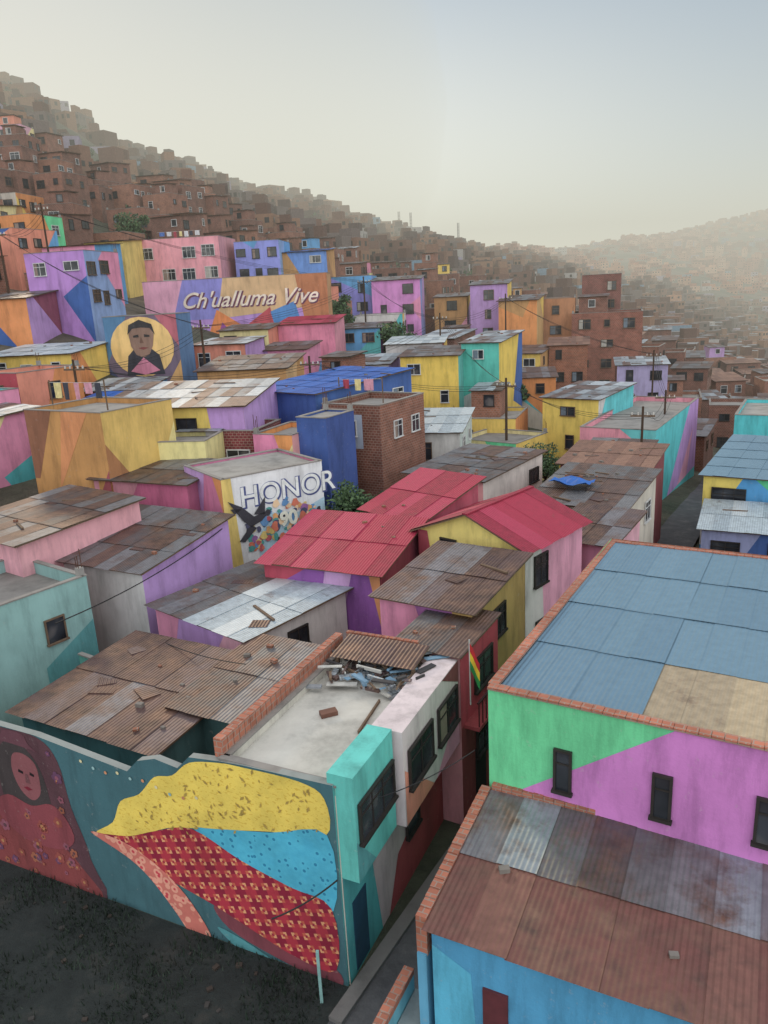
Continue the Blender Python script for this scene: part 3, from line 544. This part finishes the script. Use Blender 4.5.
# ------------------------------------------------------------------ infill neighbourhood
KEEP=[(-19,61,2.5),(-24,84,3),(-18,84,3),(-12,84,2.5),(-2,40,2),(-18,75,2)]
def free(x,y,r):
    for hx,hy,hr,_ in HOUSES:
        if (hx-x)**2+(hy-y)**2<(hr*.86+r)**2: return False
    for hx,hy,hr in KEEP:
        if (hx-x)**2+(hy-y)**2<hr*hr: return False
    s=(x+1.41)*.53+(y-14.67)*.85; q=(x+1.41)*.85-(y-14.67)*.53
    if s<34 and -2.0<q<3.6+ (1.2 if s>10 else 0): return False
    s=(x-19.5)*.49+(y-49.9)*.87; q=(x-19.5)*.87-(y-49.9)*.49
    if -6<s<40 and abs(q)<2.8: return False
    return True
yy=24
while yy<175:
    k=-.66
    step=5.6 if yy<110 else 6.4
    while k<.72:
        x=k*yy+U_(-1,1); y=yy+U_(-1.3,1.3)
        near=yy<62
        W=U_(3.6,5.6) if near else U_(4.0,6.8); D=U_(3.8,5.5) if near else U_(5,7)
        if (x>-40 or y>60) and free(x,y,(2.1 if near else 2.55)) and not (y<34 and abs(x)<4):
            if y<46 and k>.25: hh=U_(2.3,3.4)
            else: hh=U_(2.6,3.8) if yy<70 else (U_(2.6,5.8) if yy<110 else U_(2.8,7.4))
            low_=-28<x<-5 and 60<y<87
            if low_: hh=2.2
            ang=-30+U_(-10,10) if yy<70 else -14+U_(-18,14)
            f0=Fr(x,y,ang); ax,ay,_=f0.P(-W/2,-D/2,0); z1=g(x,y)+hh
            rm=1 if (yy>64 and not low_ and rnd()<.4) else 0
            pc=.88 if yy<85 else (.6 if yy<108 else .05)
            if k>.3 and yy>70: pc*=.35
            if rnd()<pc:
                c=random.choice([LIL,PNK,YEL,ORG,SKY,SAL,CRE,WHT,TQ,TAN,'d8a0c0','9aa8e0',PNK,SAL,CRE] if rnd()<.75 else ['b8b4ae','a8a29c','c4bcb4'])
                kd=random.choice(['metal','metal','flat']) if near else random.choice(['metal','flat'])
                H('painted_house',ax,ay,ang,W,D,z1,random.choice(['zinc','dark','rust','zinc','pale','brown'] if rnd()<.85 else ['crim','blue']),F=c,R=random.choice([c,random.choice(PAL)]),geo=random.choice([0,1,1,2]),kind=kd,para=.3 if kd=='flat' else 0,clutter=1 if near else .2,room=rm if kd=='flat' else 0)
            else:
                kd='flat' if rnd()<.65 else 'metal'
                H('brick_house',ax,ay,ang,W,D,z1,random.choice(['zinc','dark','brown','rust']),F=random.choice(BR),R=random.choice(BR),kind=kd,para=.4 if kd=='flat' else 0,clutter=.2,room=rm if kd=='flat' else 0)
        k+=step/yy*U_(.9,1.15)
    yy+=step*U_(.85,1.0)
# ------------------------------------------------------------------ distant hillside masses of brick houses
DBn=[flat('74564a',.9),flat('644c42',.9),flat('806050',.9),flat('584844',.9),flat('8c6c58',.9),flat('706460',.9)]  # brick tones darkened to put the hill's evening shade into the colour
DBf=[flat('a4705a',.9),flat('946450',.9),flat('b48468',.9),flat('806050',.9),flat('c09a80',.9)]  # lighter, warmer brick: sunlight on the far slopes put into the colour
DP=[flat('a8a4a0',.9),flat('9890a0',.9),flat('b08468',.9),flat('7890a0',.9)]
DR=[flat('74767a',.6),flat('605c5c',.7),flat('86898c',.6),flat('70524a',.8)]; DW=flat('1a1716',.3)
def mass(name,y0,y1,sp,DB,k0=-.75,k1=.8,skip=.1,big=1):
    mb=MB(); y=y0
    while y<y1:
        x=k0*y
        while x<k1*y:
            px=x+U_(-.4,.4)*sp; py=y+U_(-.4,.4)*sp
            x+=sp*U_(.7,1.15)
            dens=math.sin(px*.023+1)*math.cos(py*.017)+.25*math.sin(px*.09+py*.05)
            kk=px/py
            sk=skip+(.4 if dens<-.3 else 0)+(.35 if (kk<-.28 and 180<py<340) else 0)
            if rnd()<sk: continue
            W=U_(3.6,9)*big; D=U_(4,8)*big; h=random.choice([2.4,3.2,4.4,5.6,7.0,8.0])*U_(.9,1.1)*(big**.3)
            if py<340: h*=.85
            gz=g(px,py); f=Fr(px,py,U_(-40,30)); m=random.choice(DB) if rnd()<.88 else random.choice(DP)
            z1=gz+h; mb.box(f,-W/2,W/2,-D/2,D/2,gz-5,z1,m,random.choice(DR) if rnd()<.6 else m)
            if rnd()<.35: a=U_(-W/2,0); mb.box(f,a,a+W*.5,-D/4,D/2-.1,z1+.003,z1+2.3,random.choice(DB),random.choice(DR))
            rows=max(1,int(h/2.6))
            for rr in range(rows):
                zz=z1-.7-rr*2.6; nn=3 if W>7 else 2
                for c in range(nn):
                    if rnd()<.8:
                        a=-W/2+(c+.5)*W/nn; mb.face([f.P(a-.5,-D/2-.03,zz-1.1),f.P(a+.5,-D/2-.03,zz-1.1),f.P(a+.5,-D/2-.03,zz),f.P(a-.5,-D/2-.03,zz)],DW)
                sx=W/2+.03 if px<0 else -W/2-.03
                for c in (-D/4,D/4):
                    if rnd()<.6: mb.face([f.P(sx,c-.5,zz-1.1),f.P(sx,c+.5,zz-1.1),f.P(sx,c+.5,zz),f.P(sx,c-.5,zz)],DW)
        y+=sp*U_(.75,1.0)
    mb.build(name)
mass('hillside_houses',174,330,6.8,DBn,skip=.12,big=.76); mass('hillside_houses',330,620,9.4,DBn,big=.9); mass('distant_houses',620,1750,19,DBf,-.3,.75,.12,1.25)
# ------------------------------------------------------------------ vegetation
def leafmat(h):
    m,nt,b=base('foliage_'+h,.7); tc=N(nt,'ShaderNodeTexCoord'); c=lin(h)
    nt.links.new(mix(nt,'MULTIPLY',1,c,ramp(nt,noise(nt,tc.outputs['Object'],1.5,3),[(.3,.5),(.7,1.5)])),b.inputs['Base Color']); return m
LF=[leafmat('3a5230'),leafmat('48603a'),leafmat('2c4028')]
def leaves(mb,cx,cy,cz,r,n,ls):
    for _ in range(n):
        d=Vector((random.gauss(0,1),random.gauss(0,1),random.gauss(0,1))).normalized()*r*(rnd()**.4); p=Vector((cx,cy,cz))+Vector((d.x,d.y,d.z*.8))
        a=Vector((random.gauss(0,1),random.gauss(0,1),random.gauss(0,1))).normalized(); b=a.orthogonal().normalized()
        l=ls*U_(.7,1.3); mb.face([p-a*l,p+b*l*.5,p+a*l,p-b*l*.5],random.choice(LF))
BARK=flat('4a3a2e',.95)
def limb(mb,p,q,r0,r1,n=7):
    p=Vector(p);q=Vector(q);d=(q-p).normalized();a=d.orthogonal().normalized();b=d.cross(a)
    R0=[p+(a*math.cos(6.283*i/n)+b*math.sin(6.283*i/n))*r0 for i in range(n)];R1=[q+(a*math.cos(6.283*i/n)+b*math.sin(6.283*i/n))*r1 for i in range(n)]
    for i in range(n): j=(i+1)%n; mb.face([R0[i],R0[j],R1[j],R1[i]],BARK)
def tree(x,y,h,r,ls=.14,n=110,name='leafy_tree'):
    z=g(x,y); E=empty(name); mb=MB(); lm=MB(); limb(mb,(x,y,z-.3),(x+.1,y,z+h*.5),.16,.1)
    for i in range(9):
        a=U_(0,6.28); e=(x+r*.7*math.cos(a)*rnd()**.5,y+r*.7*math.sin(a)*rnd()**.5,z+h*U_(.55,.95)); limb(mb,(x+.1,y,z+h*.45),e,.07,.025,5); leaves(lm,*e,r*U_(.35,.6),n,ls)
    mb.build('trunk_and_limbs',E); lm.build('crown',E)
for x,y,h,r in ((-2.2,39.6,5.2,1.6),(-.8,40.3,4.8,1.3),(9.3,34.5,4.6,1.2),(1.5,88,6,2.2),(3.0,90,5,1.8),(-34,118,7,2.5),(14,80,4,1.6),(6.5,49,4,1.4),(24,75,4,1.5),(11.5,53,4.5,1.4),(-4,97,7,2)): tree(x,y,h,r,.11 if y<60 else .2,180)
mb=MB()
for _ in range(600):
    y=U_(135,520); k=U_(-.62,.5); x=k*y; z=g(x,y); r=U_(1.0,2.6); leaves(mb,x,y,z+r*1.2,r,40,.45)
mb.build('distant_trees')
# yard: dark soil with tufts
m,nt,b=base('dark_soil',.9); tc=N(nt,'ShaderNodeTexCoord'); o=tc.outputs['Object']
nt.links.new(ramp(nt,noise(nt,o,1.1,9,.7),[(.3,(.008,.012,.012)),(.55,(.018,.024,.023)),(.72,(.04,.04,.036))]),b.inputs['Base Color']); bump(nt,b,noise(nt,o,4,8,.7),.12,.7)
mb=MB(); mb.face([WP(-.3,.006,.08),WP(20,.006,.08),WP(22,.006,14),WP(-.3,.006,14)],m); mb.build('yard_ground')
mb=MB(); GR=leafmat('1e2c20')
for _ in range(9000):
    s=U_(.3,15); d=U_(.2,7)*(rnd()**.5); p=WP(s,0,d)
    if math.sin(p[0]*1.7)*math.cos(p[1]*1.3)+U_(-.6,.6)<-.1: continue
    h=U_(.05,.28); a=U_(0,6.28); dx=.02*math.cos(a);dy=.02*math.sin(a); mb.face([(p[0]-dx,p[1]-dy,.0),(p[0]+dx,p[1]+dy,.0),(p[0]+U_(-.1,.1),p[1]+U_(-.1,.1),h)],GR)
for _ in range(40):
    s=U_(.3,13); d=U_(.3,6); p=WP(s,0,d); f2=Fr(p[0],p[1],U_(0,90)); q=U_(.04,.12); mb.box(f2,0,q*1.4,0,q,0,q*.7,random.choice([concrete('3c3a38'),flat('3a322c')]))
mb.build('yard_grass')
# ------------------------------------------------------------------ lanes
ST=Fr(-1.35,14.6,-31.5)
def asphalt():
    m,nt,b=base('lane_paving',.85); tc=N(nt,'ShaderNodeTexCoord'); o=tc.outputs['Object']
    c=ramp(nt,noise(nt,o,1.2,9,.7),[(.3,(.05,.05,.055)),(.55,(.09,.09,.095)),(.72,(.16,.155,.15))]); nt.links.new(c,b.inputs['Base Color']); bump(nt,b,noise(nt,o,8,6),.04,.6); return m
AS=asphalt()
mb=MB(); mb.face([ST.P(.02,-9,.012),ST.P(2.6,-9,.012),ST.P(2.6,24,.02),ST.P(.02,24,.02)],AS); mb.build('lane')
mb=MB(); mb.box(ST,.0,.35,-1.0,16,-.3,.13,concrete('6f6c6a')); mb.box(ST,2.1,2.5,-9,16,-.3,.12,concrete('6f6c6a')); mb.build('pavement')
l2=Fr(19.5,49.9,-29.5); mb=MB()
for k in range(10):
    y0=-12+k*5; zz=lambda yy_: g(*l2.P(0,yy_,0)[:2])+.08
    mb.face([l2.P(-2,y0,zz(y0)),l2.P(2,y0,zz(y0)),l2.P(2,y0+5,zz(y0+5)),l2.P(-2,y0+5,zz(y0+5))],AS)
mb.build('street')
# ------------------------------------------------------------------ poles & wires
def pole(x,y,h,z=None,name='utility_pole'):
    z=g(x,y) if z is None else z; E=empty(name); mb=MB(); n=8
    for i in range(n):
        a=6.283*i/n;b=6.283*(i+1)/n
        mb.face([(x+.13*math.cos(a),y+.13*math.sin(a),z-.5),(x+.13*math.cos(b),y+.13*math.sin(b),z-.5),(x+.08*math.cos(b),y+.08*math.sin(b),z+h),(x+.08*math.cos(a),y+.08*math.sin(a),z+h)],BARK)
    f=Fr(x,y,-20); mb.box(f,-.8,.8,-.05,.05,z+h-.7,z+h-.58,WOOD)
    for a in (-.7,-.3,.3,.7): mb.box(f,a-.04,a+.04,-.04,.04,z+h-.58,z+h-.4,flat('c8c4bc'))
    mb.build('pole_crossarm_insulators',E); return (x,y,z+h-.5)
def wire(a,b,sag=.6,r=.012,name='overhead_wire'):
    c=bpy.data.curves.new(name,'CURVE'); c.dimensions='3D'; s=c.splines.new('POLY'); s.points.add(16); c.bevel_depth=r
    for i in range(17): t=i/16; s.points[i].co=(a[0]+(b[0]-a[0])*t,a[1]+(b[1]-a[1])*t,a[2]+(b[2]-a[2])*t-sag*4*t*(1-t),1)
    o=bpy.data.objects.new(name,c); c.materials.append(flat('1c1c1e')); COL.objects.link(o)
P1=pole(-33,73,9);P2=pole(-30,76,11);P3=pole(-1,96,10);P4=pole(7,84,9);P5=pole(-14,64,7);P6=pole(10,60,8);P7=pole(18,52,8);P10=pole(24,64,8);P12=pole(-19.5,50.5,6);P13=pole(-5,58.5,7.5);P14=pole(30,84,10);P15=pole(16,96,12)
for a,b in ((P1,P2),(P2,P3),(P3,P4),(P4,P6),(P6,P7),(P5,P3),(P7,P10),(P12,P5),(P12,P13),(P13,P6),(P5,P1),(P10,P14),(P14,P15),(P15,P4),(P13,P4)):
    for o_ in (0,.25,.5): wire((a[0]+o_,a[1],a[2]),(b[0]+o_,b[1],b[2]-o_*.5),.8+o_*.5,.014)
wire((-11.5,24.5,5.6),(-7.4,33.5,6.0),.3,.022); wire((-4.5,21.5,5.2),(-9,26,4.4),.2,.015)
wire((-3.0,14.1,2.6),(-1.5,14.5,3.2),.1,.02); wire((-1.5,15.2,4.6),(1.9,16.3,5.2),.25,.012)
E=empty('yard_post'); mb=MB(); f2=Fr(-2.1,14.2,0); mb.box(f2,0,.07,0,.07,0,1.5,flat('8fb8b4')); mb.build('post',E)
def laundry(x,y,z,ang,L):
    E=empty('clothesline'); mb=MB(); f=Fr(x,y,ang)
    for a in (0,L): mb.box(f,a-.03,a+.03,-.03,.03,z,z+1.7,WOOD)
    mb.box(f,0,L,-.006,.006,z+1.55,z+1.565,flat('d0d0d0')); a=.3
    while a<L-.6:
        ww=U_(.35,.7); h=U_(.5,1.0); m=flat(random.choice(['c8c8cc','a03c4c','4a6aa8','d8c890','3a3c48','c890a0'])); pr_=[(a+ww*i/5,.05*math.sin(i*2+a)) for i in range(6)]
        for i in range(5): mb.face([f.P(pr_[i][0],0,z+1.55),f.P(pr_[i+1][0],0,z+1.55),f.P(pr_[i+1][0],pr_[i+1][1],z+1.55-h),f.P(pr_[i][0],pr_[i][1],z+1.55-h)],m)
        a+=ww+U_(.1,.4)
    mb.build('line_and_clothes',E)
laundry(-18.3,43.5,10.5,-25,4); laundry(-2.5,50.5,9.1,-20,3); laundry(20,66,5.0,50,4); laundry(-28,108,23.4,-5,6)
for x,y in ((28,560),(62,575),(20,560)):
    E=empty('antenna_mast'); mb=MB(); z=g(x,y); f2=Fr(x,y,0)
    for q in ((0,0),(1.2,0),(.6,1)): mb.box(f2,q[0],q[0]+.3,q[1],q[1]+.3,z,z+19,flat('4a4a50'))
    for k in range(9): mb.box(f2,0,1.5,0,.2,z+2*k,z+2*k+.2,flat('4a4a50'))
    mb.build('lattice',E)
# ------------------------------------------------------------------ haze, light, sky, camera
def hazevol(me,SIG,col,name):
    o=bpy.data.objects.new(name,me); COL.objects.link(o)
    m=bpy.data.materials.new(name+'_volume'); m.use_nodes=True; nt=m.node_tree; nt.nodes.clear()
    va=nt.nodes.new('ShaderNodeVolumeAbsorption'); va.inputs['Density'].default_value=SIG; va.inputs['Color'].default_value=(0,0,0,1)
    ve=nt.nodes.new('ShaderNodeEmission'); ve.inputs['Color'].default_value=(*col,1); ve.inputs['Strength'].default_value=SIG  # haze glows by itself, standing in for scattered light
    ad=nt.nodes.new('ShaderNodeAddShader'); nt.links.new(va.outputs[0],ad.inputs[0]); nt.links.new(ve.outputs[0],ad.inputs[1])
    out=nt.nodes.new('ShaderNodeOutputMaterial'); nt.links.new(ad.outputs[0],out.inputs['Volume']); me.materials.append(m); return o
hz=MB(); hz.box(Fr(0,0,0),-2500,2500,70,2600,-120,190,None)
me=bpy.data.meshes.new('haze'); me.from_pydata(hz.v,[],hz.f); hazevol(me,.0010,(.62,.61,.52),'haze')
v=[];f_=[]; n1,n2=32,16
for j in range(n2+1):
    for i in range(n1):
        a=6.2832*i/n1; b=math.pi*j/n2; v.append((-160+190*math.sin(b)*math.cos(a),300+190*math.sin(b)*math.sin(a),75+120*math.cos(b)))
for j in range(n2):
    for i in range(n1): f_.append((j*n1+i,j*n1+(i+1)%n1,(j+1)*n1+(i+1)%n1,(j+1)*n1+i))
me=bpy.data.meshes.new('haze'); me.from_pydata(v,[],f_)
bm=bmesh.new(); bm.from_mesh(me); bmesh.ops.remove_doubles(bm,verts=bm.verts,dist=.01); bmesh.ops.recalc_face_normals(bm,faces=bm.faces); bm.to_mesh(me); bm.free()
hazevol(me,.0021,(.62,.61,.50),'haze')
EL=math.radians(20); AZ=math.radians(-24)
d=Vector((math.sin(AZ)*math.cos(EL),math.cos(AZ)*math.cos(EL),math.sin(EL)))
s=bpy.data.lights.new('sun','SUN'); s.energy=3.2; s.angle=math.radians(8); s.color=(1,.80,.55); so=bpy.data.objects.new('sun',s); COL.objects.link(so); so.rotation_euler=d.to_track_quat('Z','Y').to_euler()
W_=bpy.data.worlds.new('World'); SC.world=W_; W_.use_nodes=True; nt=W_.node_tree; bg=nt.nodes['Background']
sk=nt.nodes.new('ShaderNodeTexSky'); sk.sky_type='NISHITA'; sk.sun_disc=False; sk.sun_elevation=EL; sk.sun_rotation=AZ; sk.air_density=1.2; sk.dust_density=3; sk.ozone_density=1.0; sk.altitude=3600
tc=nt.nodes.new('ShaderNodeTexCoord')
def vdot(v):
    dp=nt.nodes.new('ShaderNodeVectorMath'); dp.operation='DOT_PRODUCT'; nt.links.new(tc.outputs['Generated'],dp.inputs[0]); dp.inputs[1].default_value=v; return dp.outputs['Value']
def mrange(x,a,b,c,e):
    mr=nt.nodes.new('ShaderNodeMapRange'); mr.interpolation_type='SMOOTHSTEP'; mr.inputs['From Min'].default_value=a; mr.inputs['From Max'].default_value=b; mr.inputs['To Min'].default_value=c; mr.inputs['To Max'].default_value=e; nt.links.new(x,mr.inputs['Value']); return mr.outputs[0]
def vop(op,a,b):
    n_=nt.nodes.new('ShaderNodeVectorMath'); n_.operation=op
    for i,q in enumerate((a,b)):
        if isinstance(q,tuple): n_.inputs[i].default_value=q
        else: nt.links.new(q,n_.inputs[i])
    return n_.outputs[0]
def scale(c,x):
    n_=nt.nodes.new('ShaderNodeVectorMath'); n_.operation='SCALE'; n_.inputs[0].default_value=c; nt.links.new(x,n_.inputs['Scale']); return n_.outputs[0]
added_fill=scale((8.9,8.4,7.8),mrange(vdot((.1,-.6,.8)),-.12,.8,0,1))  # unseen brightness added overhead and behind the camera to lift shaded walls
low=mrange(vdot((0,0,1)),.10,.46,1,0); az=mrange(vdot((-.32,.947,0)),.66,1.0,.22,1)
gm=nt.nodes.new('ShaderNodeMath'); gm.operation='MULTIPLY'; nt.links.new(low,gm.inputs[0]); nt.links.new(az,gm.inputs[1])
glow=scale((4.6,3.5,1.5),gm.outputs[0])
tint=vop('MULTIPLY',sk.outputs[0],(.60,.58,.57))
tot=vop('ADD',vop('ADD',tint,(.45,.85,1.15)),vop('ADD',added_fill,glow))
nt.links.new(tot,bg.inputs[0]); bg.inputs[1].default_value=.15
p=math.radians(16); r=math.radians(3)
f=Vector((0,math.cos(p),-math.sin(p))); r0=Vector((1,0,0)); u0=Vector((0,math.sin(p),math.cos(p)))
R=math.cos(r)*r0-math.sin(r)*u0; U=math.sin(r)*r0+math.cos(r)*u0
cam=bpy.data.cameras.new('camera'); co=bpy.data.objects.new('camera',cam); COL.objects.link(co)
M=Matrix((R,U,-f)).transposed().to_4x4(); M.translation=Vector((0,0,16)); co.matrix_world=M
cam.sensor_fit='VERTICAL'; cam.sensor_height=36; cam.lens=27; cam.clip_start=.1; cam.clip_end=12000
SC.camera=co
SC.view_settings.view_transform='Standard'; SC.view_settings.look='None'; SC.view_settings.exposure=0
